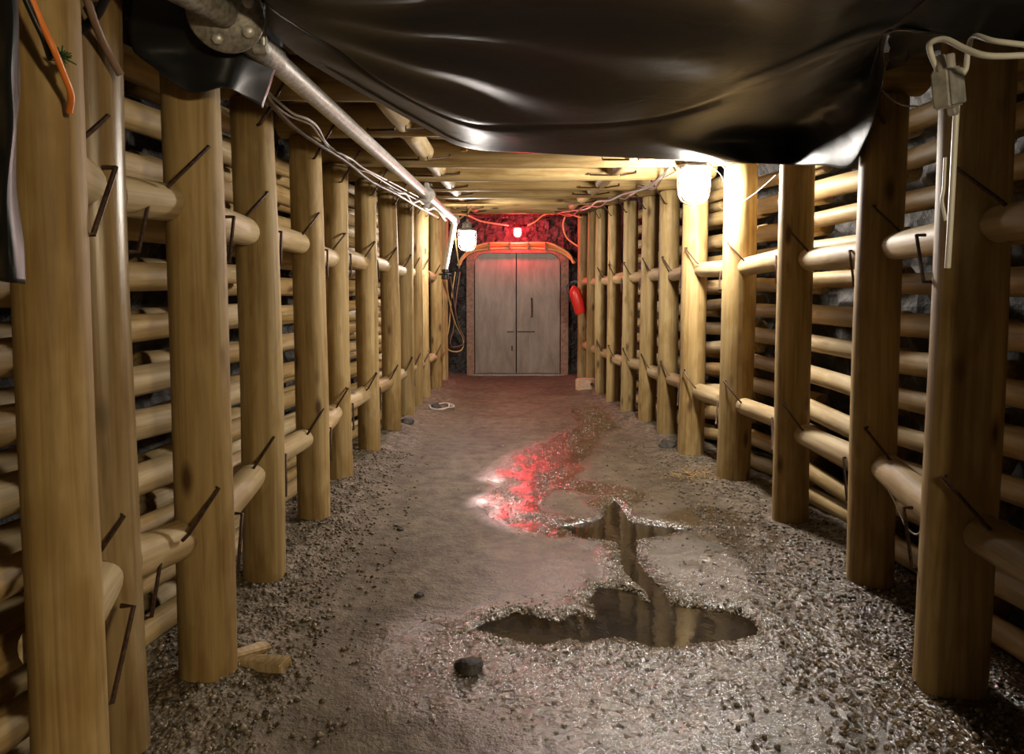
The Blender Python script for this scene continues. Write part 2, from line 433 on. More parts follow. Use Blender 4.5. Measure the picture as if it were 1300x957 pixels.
# cap beams across the gallery, roof struts, roof poles
CR = 0.098
def post_at(lst, Y):
    return min(lst, key=lambda p: abs(p[1] - Y))
caps = []
ci = 0
for i, (x, y, r) in enumerate(Lp):
    if i < 1: continue
    q = post_at(Rp[2:], y)
    if i >= 9:                      # far caps follow the left posts
        q = Rp[min(i + 1, len(Rp) - 1)]
    a = Vector((x - .16, y, top_h(y) + CR)); b_ = Vector((q[0] + .16, q[1] if abs(q[1] - y) < .5 else y, top_h(q[1]) + CR))
    if caps and (a.y - caps[-1][0].y) < .3: continue
    caps.append((a, b_))
    L = (b_ - a).length
    v, f = log_geo(L, CR, CR * .95, seed=200 + i, wob=.04, rings=12)
    o = link('cap_beam', v, f, M['wood']); o.matrix_world = frame_to(a, b_)
    ci += 1
    tag(o, 'round cap beam laid across the gallery on %s, under the roof' % postname('left', i), 'beam', 'cap beams')
for side, xs in (('left', -.63), ('right', .80)):
    for j in range(2, len(caps) - 1):
        a0, b0 = caps[j]; a1, b1 = caps[j + 1]
        t0 = (xs - a0.x) / (b0.x - a0.x); t1 = (xs - a1.x) / (b1.x - a1.x)
        a = a0.lerp(b0, t0); b_ = a1.lerp(b1, t1); a.z -= .022; b_.z -= .022
        L = (b_ - a).length; m4 = frame_to(a, b_)
        # caps are horizontal: trim along local y instead of x -> rotate the log by 90 degrees
        v, f = log_geo(L - 2 * .085, .062, .06, seed=300 + j + (xs > 0) * 40, wob=.04)
        v = [p + Vector((0, 0, .085)) for p in v]
        o = link('roof_strut', v, f, M['wood_pale']); o.matrix_world = m4
        tag(o, 'short round roof strut on the %s side, between the %s and %s cap beams' % (side, ORD[j + 1], ORD[j + 2]), 'strut', 'roof struts on the %s side' % side)
        z_ = b_.z - .045
        rod_obj('cramp_iron', [(xs + .03, b_.y - .20, z_ + .012), (xs + .03, b_.y - .20, z_ - .03), (xs + .17, b_.y - .11, b_.z - .04), (xs + .17, b_.y - .09, b_.z - .02)],
                'iron cramp under the roof on the %s side, before the %s cap beam' % (side, ORD[j + 2]), 'cramp', 'iron cramps of the roof')
        rod_obj('cramp_iron', [(xs - .03, b_.y - .20, z_ + .012), (xs - .03, b_.y - .20, z_ - .03), (xs - .20, b_.y - .105, b_.z - .055), (xs - .20, b_.y - .09, b_.z - .04)],
                'outer iron cramp under the roof on the %s side, before the %s cap beam' % (side, ORD[j + 2]), 'cramp', 'iron cramps of the roof')
for side, lst in (('left', Lp), ('right', Rp)):
    s = 1 if side == 'left' else -1
    for i, (x, y, r) in enumerate(lst):
        if i < 2 + (side == 'right') or i > 11: continue
        t = top_h(y)
        rod_obj('cramp_iron', [(x + s * r * .5, y - r * .75, t - .13), (x + s * r * .75, y - r * 1.0, t - .13), (x + s * .20, y - .112, t + .07), (x + s * .20, y - .09, t + .08)],
                'iron cramp tying the top of %s to its cap beam' % postname(side, i), 'cramp', 'iron cramps at the post tops')
# roof poles laid lengthwise over the caps
k = 0
for j in range(13):
    xx = -1.30 + j * .225
    pr = .078
    segs = [(2.3, 6.9), (6.9, 11.6)]
    for (ya, yb) in segs:
        a = Vector((xx, ya, top_h(ya) + 2 * CR + pr + .035)); b_ = Vector((xx + (0 if abs(xx) < .9 else -.12 * (1 if xx > 0 else -.5)), yb, top_h(yb) + 2 * CR + pr + .035))
        v, f = log_geo((b_ - a).length, pr, pr, seed=500 + k, wob=.03, seg=14); k += 1
        o = link('roof_pole', v, f, M['wood_dark']); o.matrix_world = frame_to(a, b_)
        tag(o, '%s dark pole from the left lying lengthwise over the %s cap beams' % (ORD[j + 1], 'near' if ya < 5 else 'far'), 'pole', 'roof poles')

# ------------------------------------------------------------------ floor
def poly(pts): return [(G(x, y).x, G(x, y).y) for x, y in pts]
PUD = {
 'big': poly([(605,795),(620,788),(640,783),(654,776),(678,779),(699,788),(716,787),(726,779),(742,780),(755,783),(762,772),(752,757),(762,744),(786,746),(806,752),
              (821,762),(845,766),(870,768),(905,772),(940,778),(960,789),(956,800),(930,808),(900,811),(862,816),(837,819),(812,812),(790,805),(764,807),(742,812),(722,806),(700,812),(682,812),(641,806)]),
 'small': poly([(715,667),(731,664),(756,660),(768,655),(771,643),(780,634),(790,647),(797,660),(825,665),(845,667),(866,671),(853,677),(825,681),(805,684),(772,684),(739,679)]),
 'stream': poly([(783,682),(808,682),(806,704),(815,722),(832,738),(843,752),(848,768),(826,766),(822,748),(806,734),(793,718),(790,700)]),
}
def sdist(x, y, pg):
    ins = False; best = 1e9; n_ = len(pg); j = n_ - 1
    for i in range(n_):
        x1, y1 = pg[i]; x2, y2 = pg[j]
        if (y1 > y) != (y2 > y) and x < (x2 - x1) * (y - y1) / (y2 - y1) + x1: ins = not ins
        dx, dy = x2 - x1, y2 - y1; t = max(0, min(1, ((x - x1) * dx + (y - y1) * dy) / (dx * dx + dy * dy + 1e-12)))
        d = (x1 + t * dx - x) ** 2 + (y1 + t * dy - y) ** 2
        if d < best: best = d
        j = i
    return -math.sqrt(best) if ins else math.sqrt(best)
BB = {k: (min(p[0] for p in v), max(p[0] for p in v), min(p[1] for p in v), max(p[1] for p in v)) for k, v in PUD.items()}
def pud_d(x, y):
    b_ = 1e9
    for k, v in PUD.items():
        x0, x1, y0, y1 = BB[k]
        if x0 - .3 < x < x1 + .3 and y0 - .3 < y < y1 + .3:
            w = (noise.noise(Vector((x * 14, y * 14, 3))) * .012 + noise.noise(Vector((x * 40, y * 40, 7))) * .006)
            b_ = min(b_, sdist(x, y, v) + w)
    return b_
WETL = [poly([(650,605),(690,575),(735,555),(700,600),(660,625),(640,640),(670,660),(715,668)]), poly([(700,610),(750,618),(790,628),(780,640)]),
        poly([(620,800),(700,815),(800,830),(900,850)]), poly([(780,700),(800,740),(760,760)]), poly([(600,830),(760,850),(1000,830)]), poly([(870,780),(980,700),(900,660)]),
        poly([(730,555),(760,540),(745,520)])]
WETR = [.32, .26, .35, .16, .55, .38, .30]
def segd(x, y, pl):
    best = 1e9
    for (x1, y1), (x2, y2) in zip(pl, pl[1:]):
        dx, dy = x2 - x1, y2 - y1; t = max(0, min(1, ((x - x1) * dx + (y - y1) * dy) / (dx * dx + dy * dy + 1e-12)))
        best = min(best, math.hypot(x1 + t * dx - x, y1 + t * dy - y))
    return best
def wallx(side, y):
    lst = Lp if side < 0 else Rp
    for a, b_ in zip(lst, lst[1:]):
        if y <= b_[1]:
            t = max(0, (y - a[1]) / (b_[1] - a[1])); return a[0] + (b_[0] - a[0]) * t
    return lst[-1][0]
def sm(a, b_, t):
    t = max(0, min(1, (t - a) / (b_ - a))); return t * t * (3 - 2 * t)
WATER_Z = -0.012
def height(x, y):
    n1 = noise.noise(Vector((x * 1.6, y * 1.2, 1))) * .012 + noise.noise(Vector((x * 5, y * 5, 2))) * .008 + noise.noise(Vector((x * 16, y * 14, 5))) * .004 + noise.noise(Vector((x * 45, y * 45, 9))) * .0025
    dl = x - (wallx(-1, y) + .1); dr = (wallx(1, y) - .1) - x
    bank = (1 - sm(-.1, .40, dl)) * .05 + (1 - sm(-.1, .30, dr)) * .035
    h = n1 + bank * (1 + noise.noise(Vector((x * 9, y * 7, 4))) * .5)
    d = pud_d(x, y); wet = 0; wl = 0
    if d < .25:
        f = 1 - sm(-.035, .05, d)
        h = h * (1 - f) + (WATER_Z - .022) * f + (.004 * (1 - sm(0, .10, abs(d - .06))))
        wet = 1 - sm(0.0, .14, d)
    elif h < WATER_Z + .004: h = WATER_Z + .004 + (h - WATER_Z) * .2
    for pl, w in zip(WETL, WETR):
        dd = segd(x, y, pl)
        if dd < w * 1.5:
            dd += noise.noise(Vector((x * 6, y * 6, 8))) * .06
            q_ = (1 - sm(w * .3, w, dd)); wet = max(wet, q_); wl = max(wl, q_)
    # rather damp foreground
    damp = 1.0 * (1 - sm(2.4, 4.4, y)) * sm(-.5, .5, x)
    stony = max(1 - sm(0.0, .42, dl + noise.noise(Vector((x * 4, y * 4, 11))) * .12), 1 - sm(.0, .36, dr + noise.noise(Vector((x * 4, y * 4, 12))) * .12), wet * .25, .55 * wet * (1 - sm(3.0, 3.6, y)))
    return h, max(wet, damp), stony, wl * sm(3.3, 3.9, y) * sm(-.12, .22, noise.noise(Vector((x * 7, y * 5, 21))) + .10)
xs = [-2.4 + .03 * i for i in range(int(4.9 / .03) + 1)]
ys = []; y = -3.0
while y < 12.2:
    ys.append(y); y += .15 if y < 1.0 else (.02 if y < 3.2 else .026 if y < 5 else .05)
# finer columns where the puddles lie
xs = sorted(set([round(x_, 4) for x_ in xs] + [round(-.3 + .015 * i, 4) for i in range(100)]))
V, Fc, W, S, K_ = [], [], [], [], []
for y in ys:
    for x in xs:
        h, w, s_, k_ = height(x, y); V.append((x, y, h)); W.append(w); S.append(s_); K_.append(k_)
nx = len(xs)
for j in range(len(ys) - 1):
    for i in range(nx - 1):
        a = j * nx + i; Fc.append((a, a + 1, a + 1 + nx, a + nx))
fl = link('floor', V, Fc, M['mud']); tag(fl, kind='structure')
for nme, dat in (('wet', W), ('stony', S), ('slick', K_)):
    at = fl.data.attributes.new(nme, 'FLOAT', 'POINT'); at.data.foreach_set('value', dat)

# water surfaces: cells inside each outline, at the common water level
cellsz = .0125
wat = {k: {} for k in PUD}
for j in range(int(1.9 / cellsz), int(6.2 / cellsz)):
    for i in range(int(-.6 / cellsz), int(1.6 / cellsz)):
        x, y = (i + .5) * cellsz, (j + .5) * cellsz; best = None
        for k, v in PUD.items():
            x0, x1, y0, y1 = BB[k]
            if x0 - .1 < x < x1 + .1 and y0 - .1 < y < y1 + .1:
                d = sdist(x, y, v)
                if d < .035 and (best is None or d < best[0]): best = (d, k)
        if best: wat[best[1]][(i, j)] = 1
def water(k, label):
    cells = wat[k]; vi = {}; V, Fc = [], []
    ci_ = sum(c[0] for c in cells) / len(cells) * cellsz; cj_ = sum(c[1] for c in cells) / len(cells) * cellsz
    for (i, j) in cells:
        q = []
        for a in ((i, j), (i + 1, j), (i + 1, j + 1), (i, j + 1)):
            if a not in vi: vi[a] = len(V); V.append((a[0] * cellsz - ci_, a[1] * cellsz - cj_, 0))
            q.append(vi[a])
        Fc.append(q)
    o = link('puddle', V, Fc, M['water'], smooth=False, loc=(ci_, cj_, WATER_Z)); tag(o, label, 'puddle')
water('big', 'wide muddy puddle in the foreground mirroring a timber post')
water('small', 'smaller puddle farther up the floor with a pointed inlet')
water('stream', 'narrow trickle of water joining the two puddles')

# pebbles: gravel banks along both post rows
def pebble_field(n_, fn, name, label, smin, smax, seed):
    rg = random.Random(seed); V, Fc = [], []
    base = []
    bm = bmesh.new(); bmesh.ops.create_icosphere(bm, subdivisions=1, radius=1); bm.verts.index_update()
    bv = [v.co.copy() for v in bm.verts]; bf = [tuple(v.index for v in f.verts) for f in bm.faces]; bm.free()
    for _ in range(n_):
        x, y = fn(rg)
        if pud_d(x, y) < (.008 if 'rims' in label else .03): continue
        sz = smin + (smax - smin) * rg.random() ** 2.5
        z = height(x, y)[0] + sz * .25
        rot = Euler((rg.uniform(-.5, .5), rg.uniform(-.5, .5), rg.uniform(0, 6))).to_matrix()
        sc = Vector((sz * rg.uniform(.8, 1.3), sz * rg.uniform(.7, 1), sz * rg.uniform(.5, .75)))
        k = len(V)
        for v in bv: V.append(rot @ Vector((v.x * sc.x, v.y * sc.y, v.z * sc.z)) * (1) + Vector((x, y, z)))
        Fc += [tuple(i + k for i in q) for q in bf]
    o = link(name, V, Fc, M['grit'] if name == 'wet_grit' else M['pebble']); tag(o, label, 'gravel', kind='stuff'); return o
def fl_(rg):
    y = 1.6 + 4.2 * rg.random() ** 1.4; w = wallx(-1, y) + .12; return w - .35 + rg.random() * (.30 + .30) * (1 if rg.random() < .75 else 1.35), y
def fr_(rg):
    y = 1.7 + 4.6 * rg.random() ** 1.3; w = wallx(1, y) - .1; return w + .3 - rg.random() * (.30 + .42) * (1 if rg.random() < .8 else 1.4), y
pebble_field(4600, fl_, 'gravel', 'loose brown gravel banked along the feet of the left posts', .004, .014, 1)
pebble_field(5200, fr_, 'gravel', 'loose wet gravel banked along the feet of the right posts', .004, .014, 2)
def fw_(rg):
    i = rg.choice([0, 0, 1, 2, 4, 4, 5, 6]); pl = WETL[i]; k = rg.randrange(len(pl) - 1); t = rg.random()
    x = pl[k][0] + (pl[k + 1][0] - pl[k][0]) * t + rg.gauss(0, WETR[i] * .5); y = pl[k][1] + (pl[k + 1][1] - pl[k][1]) * t + rg.gauss(0, WETR[i] * .5)
    return x, max(1.9, y)
def frim(rg):
    while True:
        k = rg.choice(['big', 'big', 'small', 'stream']); x0, x1, y0, y1 = BB[k]; x, y = rg.uniform(x0 - .15, x1 + .15), rg.uniform(y0 - .12, y1 + .12)
        if .0 < pud_d(x, y) < .02 + .11 * rg.random() ** 2: return x, y
pebble_field(3600, frim, 'wet_grit', 'pale wet grit lining the rims of the puddles', .003, .008, 4)
pebble_field(3200, fw_, 'wet_grit', 'wet glittering grit scattered around the puddles', .003, .009, 3)

# ------------------------------------------------------------------ rock shell
def rock_grid(name, fn, nu, nv, amp, seed, kind='structure'):
    V, Fc = [], []
    for j in range(nv + 1):
        for i in range(nu + 1):
            p, nrm = fn(i / nu, j / nv)
            d = noise.fractal(Vector((p.x * 2.2 + seed, p.y * 2.2, p.z * 2.2)), 0.7, 2.1, 5) * amp + (noise.cell(Vector((p.x * 6, p.y * 6, p.z * 6 + seed)))) * amp * .25
            V.append(p + nrm * d)
    for j in range(nv):
        for i in range(nu):
            a = j * (nu + 1) + i; Fc.append((a, a + 1, a + nu + 2, a + nu + 1))
    o = link(name, V, Fc, M['rock'], smooth=False); tag(o, kind=kind)
Y0, Y1 = -3.0, 12.1
rock_grid('wall_left', lambda u, v: (Vector((wallx(-1, Y0 + (Y1 - Y0) * u) - .62, Y0 + (Y1 - Y0) * u, -.1 + 3.4 * v)), Vector((1, 0, 0))), 190, 44, .12, 1)
rock_grid('wall_right', lambda u, v: (Vector((wallx(1, Y0 + (Y1 - Y0) * u) + .62, Y0 + (Y1 - Y0) * u, -.1 + 3.4 * v)), Vector((-1, 0, 0))), 190, 44, .12, 5)
rock_grid('ceiling', lambda u, v: (Vector((-2.4 + 4.9 * v, Y0 + (Y1 - Y0) * u, 3.0 + .02 * (Y0 + (Y1 - Y0) * u))), Vector((0, 0, -1))), 120, 40, .12, 9)
rock_grid('wall_back', lambda u, v: (Vector((-2.4 + 4.9 * u, Y0, -.1 + 3.4 * v)), Vector((0, 1, 0))), 40, 30, .12, 12)

# far wall with an opening for the door
DY = 11.62
dl, dr = P(600, 400, DY).x, P(714, 400, DY).x; dt = P(655, 318, DY).z
def in_open(x, z): return dl < x < dr and z < dt
V, Fc = [], []; nu, nv = 150, 110; idx = {}
X0, X1, Z0, Z1 = -2.3, 2.4, -.15, 3.4
for j in range(nv + 1):
    for i in range(nu + 1):
        x = X0 + (X1 - X0) * i / nu; z = Z0 + (Z1 - Z0) * j / nv
        d = noise.fractal(Vector((x * 3, z * 3, 4)), .7, 2.1, 5) * .10 + noise.cell(Vector((x * 9, z * 9, 1))) * .03
        V.append(Vector((x, DY + .12 - abs(d) - .05, z)))
for j in range(nv):
    for i in range(nu):
        x = X0 + (X1 - X0) * (i + .5) / nu; z = Z0 + (Z1 - Z0) * (j + .5) / nv
        if in_open(x, z): continue
        a = j * (nu + 1) + i; Fc.append((a, a + nu + 1, a + nu + 2, a + 1))
o = link('wall_far', V, Fc, M['rock'], smooth=False); tag(o, kind='structure')

# ------------------------------------------------------------------ door
door = empty('door_1', (0, DY, 0)); tag(door, kind='structure')
mid = P(655.5, 400, DY).x; zt = P(655, 321, DY).z; l0 = P(603, 400, DY).x; r0 = P(711, 400, DY).x
def rel(part): return [Vector(v) - Vector((0, DY, 0)) for v in part[0]], part[1]
for a, b_ in ((l0, mid - .008), (mid + .008, r0)):
    leaf = join(box((a + b_) / 2, DY + .03, zt / 2 + .015, b_ - a, .04, zt - .03, .006))
    cx = (a + b_) / 2; w = b_ - a
    # raised edge strips around the sheet
    rim = [box(a + .035, DY + .004, zt / 2, .05, .02, zt - .06, .004), box(b_ - .035, DY + .004, zt / 2, .05, .02, zt - .06, .004),
           box(cx, DY + .004, zt - .06, w - .13, .018, .05, .004), box(cx, DY + .004, .07, w - .13, .018, .06, .004)]
    v, f = rel(leaf); lo = link('door_leaf', v, f, M['door'], door)
    v, f = rel(join(*rim)); link('edge_strip', v, f, M['door'], lo)
    if a > 0 - .05:
        v, f = rel(join(tube([(P(675, 400, DY).x, DY - .02, P(675, 378, DY).z), (P(675.5, 400, DY).x, DY - .03, P(675, 402, DY).z)], .013, 8, smooth=False), box(P(675, 400, DY).x, DY - .008, P(675, 380, DY).z, .03, .03, .03), box(P(675, 400, DY).x, DY - .008, P(675, 402, DY).z, .03, .03, .03)))
        tag(link('pull_handle', v, f, M['rod'], lo), 'dark pull bar')
        v, f = rel(join(box(P(668, 400, DY).x, DY - .002, P(668, 421, DY).z, .30, .02, .022, .004)))
        link('latch_bar', v, f, M['rod'], lo)
    else:
        # riveted repair patch
        xa, xb = P(638, 400, DY).x, P(654, 400, DY).x; za, zb = P(640, 422, DY).z, P(640, 384, DY).z
        v, f = rel(box((xa + xb) / 2, DY + .0, (za + zb) / 2, xb - xa, .014, zb - za, .003)); link('patch_plate', v, f, M['door'], lo)
        v, f = rel(join(box(P(648, 400, DY).x, DY - .014, P(648, 421, DY).z, .12, .018, .02, .004), box(P(650, 400, DY).x, DY - .014, P(648, 442, DY).z, .03, .02, .09, .004)))
        link('latch', v, f, M['rod'], lo)
# rounded steel channel frame
def frame_path(inset):
    a = P(598 + inset, 400, DY).x; b_ = P(716 - inset, 400, DY).x; t = P(655, 317 + inset, DY).z; R = .22
    pts = [(a, 0.0), (a, t - R)] + [(a + R - R * cos(q), t - R + R * sin(q)) for q in [pi / 2 * k / 6 for k in range(1, 7)]]
    pts += [(b_ - R + R * sin(q), t - R + R * cos(q)) for q in [pi / 2 * k / 6 for k in range(0, 7)]] + [(b_, 0.0)]
    return pts
o_, i_ = frame_path(-5), frame_path(4.2)
V, Fc = [], []
for (x, z), (x2, z2) in zip(o_, i_):
    V += [Vector((x, -.10, z)), Vector((x2, -.10, z2)), Vector((x2, .05, z2)), Vector((x, .05, z))]
for k in range(len(o_) - 1):
    for q in range(4):
        a, b_ = k * 4 + q, k * 4 + (q + 1) % 4; Fc.append((a, b_, b_ + 4, a + 4))
Fc += [(3, 2, 1, 0), tuple(len(V) - 4 + q for q in range(4))]
link('door_frame', V, Fc, M['frame'], door)
v, f = rel(box((l0 + r0) / 2, DY - .02, .012, r0 - l0 + .1, .12, .03, .004)); link('threshold', v, f, M['galv_dark'], door)

# ------------------------------------------------------------------ lamps
def lamp(loc, label, glow, s=1.0, hang=.12, group=None, cap=None, cable=None):
    """caged mine lamp: loc is the centre of the globe"""
    t = empty('caged_lamp', loc); tag(t, label, 'lamp', group)
    q = s
    v, f = lathe([(.050 * q, .075 * q), (.072 * q, .072 * q), (.074 * q, .060 * q), (.079 * q, .02 * q), (.080 * q, -.03 * q), (.074 * q, -.07 * q), (.058 * q, -.098 * q), (.03 * q, -.112 * q), (.002, -.116 * q)], 24)
    link('glass_globe', v, f, glow, t)
    v, f = lathe([(.098 * q, .076 * q), (.104 * q, .082 * q), (.104 * q, .094 * q), (.085 * q, .105 * q), (.052 * q, .118 * q), (.050 * q, .165 * q), (.038 * q, .178 * q), (.018 * q, .182 * q), (.016 * q, .21 * q), (.002, .212 * q)], 24)
    hd = link('lamp_housing', v, f, cap or M['galv_dark'], t)
    v, f = tube([(-.03 * q, 0, .205 * q), (0, 0, .235 * q), (.0, 0, (.235 + hang) * q)], .004 * q + .001, 6); link('hook', v, f, M['rod'], hd)
    v, f = join(tube([(-.045 * q, 0, .145 * q), (-.085 * q, 0, .145 * q), (-.10 * q, 0, .145 * q)], .012 * q, 8, smooth=False), tube([(.045 * q, 0, .145 * q), (.085 * q, 0, .145 * q), (.10 * q, 0, .145 * q)], .012 * q, 8, smooth=False))
    link('cable_gland', v, f, M['black_plastic'], hd)
    parts = []
    R0, R1 = .1 * q, .088 * q
    for k in range(8):
        a = 2 * pi * k / 8
        pr = [(R0, .082), (R0, .03), (.098 * q, -.03), (.09 * q, -.085), (.065 * q, -.12), (.02 * q, -.135)]
        parts.append(tube([(r * cos(a), r * sin(a), z * q) for r, z in pr], .0028 * q + .0006, 5, n=3))
    for r, z in ((.1 * q, .02), (.095 * q, -.055), (.02 * q, -.135)):
        parts.append(tube([(r * cos(2 * pi * k / 20), r * sin(2 * pi * k / 20), z * q) for k in range(21)], .0028 * q + .0006, 5, smooth=False))
    v, f = join(*parts); link('wire_cage', v, f, M['rod'], t)
    return t
LR = P(881, 231, 4.80); LL = P(593, 303, 8.25); LRED = P(657, 294, 11.25)
lamp(LR, 'big glaring white caged lamp hanging before the right posts', M['glow'], 1.15)
lamp(LL, 'white caged lamp hanging on the left near the steel door', M['glow_far'], 1.1)
lamp(LRED, 'small caged lamp shining red above the steel door', M['glow_red'], .70, hang=.2, cap=M['red'])
lamp(Vector((1.36, -.95, 1.85)), 'caged lamp hanging behind the viewer, beyond the picture', M['glow_back'], 1.1)

# ------------------------------------------------------------------ tarp
def grid_surface(rows, nu, nv):
    """rows: list of equally long lists of control points -> Catmull-Rom patch"""
    def cr(p, t):
        n_ = len(p) - 1; f_ = min(t * n_, n_ - 1e-6); i = int(f_); u = f_ - i
        g = lambda k: p[k] if 0 <= k <= n_ else (p[0] * 2 - p[1] if k < 0 else p[n_] * 2 - p[n_ - 1])
        a, b_, c_, d = g(i - 1), g(i), g(i + 1), g(i + 2)
        return 0.5 * ((2 * b_) + (c_ - a) * u + (2 * a - 5 * b_ + 4 * c_ - d) * u * u + (3 * b_ - a - 3 * c_ + d) * u ** 3)
    out = []
    for j in range(nv + 1):
        cp = []
        for c_ in range(len(rows[0])):
            cp.append(cr([r[c_] for r in rows], j / nv))
        out.append([cr(cp, i / nu) for i in range(nu + 1)])
    return out
E = [P(338, 12, 2.0), P(345, 40, 2.05), P(400, 85, 2.5), P(470, 125, 3.0), P(540, 163, 3.5), P(595, 188, 3.82), P(700, 195, 3.85), P(800, 200, 3.85), P(870, 204, 3.8),
     P(940, 207, 3.5), P(1010, 209, 3.15), P(1078, 211, 2.8), P(1107, 163, 2.55), P(1120, 105, 2.3), P(1129, 45, 2.1), P(1200, 47, 2.0), P(1310, 62, 2.0)]
def PH(px, py, h): return P(px, py, h * F / (376 - py))
K = [P(335, -10, 1.85), P(350, 15, 1.95), PH(420, 60, .83), PH(490, 105, .83), PH(555, 140, .82), PH(610, 158, .81), PH(700, 162, .80), PH(800, 155, .80), PH(870, 142, .80),
     PH(950, 115, .80), PH(1010, 90, .80), PH(1065, 66, .80), PH(1095, 56, .80), PH(1115, 49, .80), P(1128, 41, 2.07), P(1200, 42, 1.98), P(1310, 55, 1.98)]
Lr = [(a * .5 + b_ * .5) + Vector((0, 0, .0)) for a, b_ in zip(E, K)]
# the folded-down corner hangs as one nearly upright flap
FN = Vector((-.90, .0, -.44)).normalized(); FD = FN.dot(Vector((1.475, 2.75, .72)))
def flap(px, py):
    d = ray(px, py); return Vector((0, 0, HC)) + d * (FD / FN.dot(d))
for i_, (px, py) in ((9, (1000, 209)), (10, (1045, 210)), (11, (1080, 211)), (12, (1108, 160)), (13, (1122, 100))): E[i_] = flap(px, py)
E[8] = P(945, 207, 3.62)
E[7] = P(880, 204, 3.85)
for i_, (px, py) in ((9, (985, 172)), (10, (1025, 150)), (11, (1062, 125)), (12, (1090, 100)), (13, (1112, 70))): Lr[i_] = flap(px, py)
E[14] = P(1129, 43, 2.1)
E.append(P(1310, 62, 2.0)); K.append(P(1310, 55, 1.98)); Lr.append((E[-1] + K[-1]) / 2)
E[15] = P(1200, 47, 2.0)
K[14] = P(1129, 40, 2.06); K[15] = P(1200, 42, 1.98); Lr[14] = (E[14] + K[14]) / 2; Lr[15] = (E[15] + K[15]) / 2
n_ = len(E)
Mr, Nr, Or = [], [], []
for i, k in enumerate(K):
    x = k.x
    Mr.append(Vector((x * .97 + .02, 1.75 if k.y > 2.2 else 1.7, HC + .80 + .015 * sin(i * 1.3))))
    Nr.append(Vector((x * .97, .9, HC + .78 + .015 * sin(i))))
    Or.append(Vector((x * .97, .1, HC + .82)))
Jr = [(a * .55 + b_ * .45) + Vector((0, 0, -.004)) for a, b_ in zip(K, Mr)]
sf_ = grid_surface([Or, Nr, Mr, Jr, K, Lr, E], 150, 110)
V, Fc = [], []
for j, row in enumerate(sf_):
    for i, p in enumerate(row):
        tu, tv = i / 150, j / 110
        w = noise.fractal(Vector((p.x * 2.2, p.y * 1.2, 3)), .8, 2.1, 2) * .010 * (1 - .8 * tv)
        # radiating wrinkles in the lit flap
        w += .010 * math.exp(-((tv - .667) / .012) ** 2) * (1 - sm(.8, .9, tu))
        if tu > .55: w += noise.noise(Vector((p.x * 11, p.y * 11, p.z * 14))) * .016 * sm(.55, .65, tu) * sm(.6, .8, tv)
        # long soft folds fanning from the pipe
        ang = math.atan2(p.y - 1.9, p.x + .9); w += .012 * sin(ang * 16) * sm(.3, .8, math.hypot(p.x + .9, p.y - 1.9)) * (1 - sm(1.2, 2.2, math.hypot(p.x + .9, p.y - 1.9)))
        V.append(p + Vector((0, 0, w)) * (1 if tv < .93 else .4))
for j in range(110):
    for i in range(150):
        a = j * 151 + i; Fc.append((a, a + 1, a + 152, a + 151))
tp = link('plastic_sheet', V, Fc, M['tarp']); tag(tp, 'large black plastic sheet sagging under the roof, one corner folded down', 'sheet')
sd = tp.modifiers.new('thickness', 'SOLIDIFY'); sd.thickness = .002

def sheet(rows, nu, nv, label, wr=.01, seed=0):
    g = grid_surface(rows, nu, nv); V, Fc = [], []
    for j, row in enumerate(g):
        for i, p in enumerate(row):
            V.append(p + Vector((noise.noise(p * 7 + Vector((seed, 0, 0))), noise.noise(p * 7 + Vector((0, seed, 3))), noise.noise(p * 6 + Vector((3, 1, seed))))) * wr)
    for j in range(nv):
        for i in range(nu):
            a = j * (nu + 1) + i; Fc.append((a, a + 1, a + nu + 2, a + nu + 1))
    o = link('plastic_sheet', V, Fc, M['tarp']); o.modifiers.new('thickness', 'SOLIDIFY').thickness = .002
    return tag(o, label, 'sheet')
sheet([[P(-80, -60, 1.3), P(-20, -60, 1.26), P(12, -60, 1.22), P(22, -50, 1.3)], [P(-80, 110, 1.3), P(-20, 110, 1.24), P(18, 100, 1.2), P(27, 90, 1.3)],
       [P(-80, 240, 1.3), P(-20, 240, 1.25), P(12, 220, 1.2), P(20, 215, 1.3)], [P(-80, 355, 1.3), P(-20, 355, 1.26), P(15, 355, 1.22), P(33, 358, 1.26)]],
      24, 60, 'crumpled black plastic sheet hanging down before the nearest left post', .012, 3)
sheet([[P(165, -40, 1.85), P(230, -40, 1.9), P(300, -30, 2.1), P(345, 0, 2.2)], [P(165, 40, 2.0), P(235, 50, 2.08), P(300, 60, 2.12), P(360, 70, 2.3)],
       [P(170, 65, 2.05), P(230, 85, 2.09), P(290, 100, 2.12), P(347, 92, 2.3)], [P(178, 74, 2.05), P(238, 116, 2.09), P(290, 112, 2.12), P(333, 137, 2.35)]],
      40, 30, 'torn black sheet hanging above the third and fourth left posts', .008, 8)
sheet([[P(1128, 40, 2.15), P(1170, 20, 2.05), P(1240, 10, 2.0), P(1330, 0, 2.0)], [P(1128, 60, 2.5), P(1150, 62, 2.6), P(1180, 55, 2.6), P(1330, 40, 2.6)],
       [P(1125, 88, 2.85), P(1145, 80, 2.85), P(1175, 66, 2.85), P(1330, 60, 2.7)]],
      30, 16, 'small black sheet tucked in the roof corner above the metal box', .01, 5)

# ------------------------------------------------------------------ compressed air pipe
pr = .0375
Z0_ = 2.15
pa = P(316, 48, 2.12); pb = P(577, 279, 8.2)
pipe = empty('air_pipe', pa); tag(pipe, 'long grey steel pipe running under the roof along the left wall', 'pipe')
def relp(part, o=pa): return [Vector(v) - o for v in part[0]], part[1]
v, f = relp(tube([pa, pb], pr, 24, smooth=False)); link('main_tube', v, f, M['galv'], pipe)
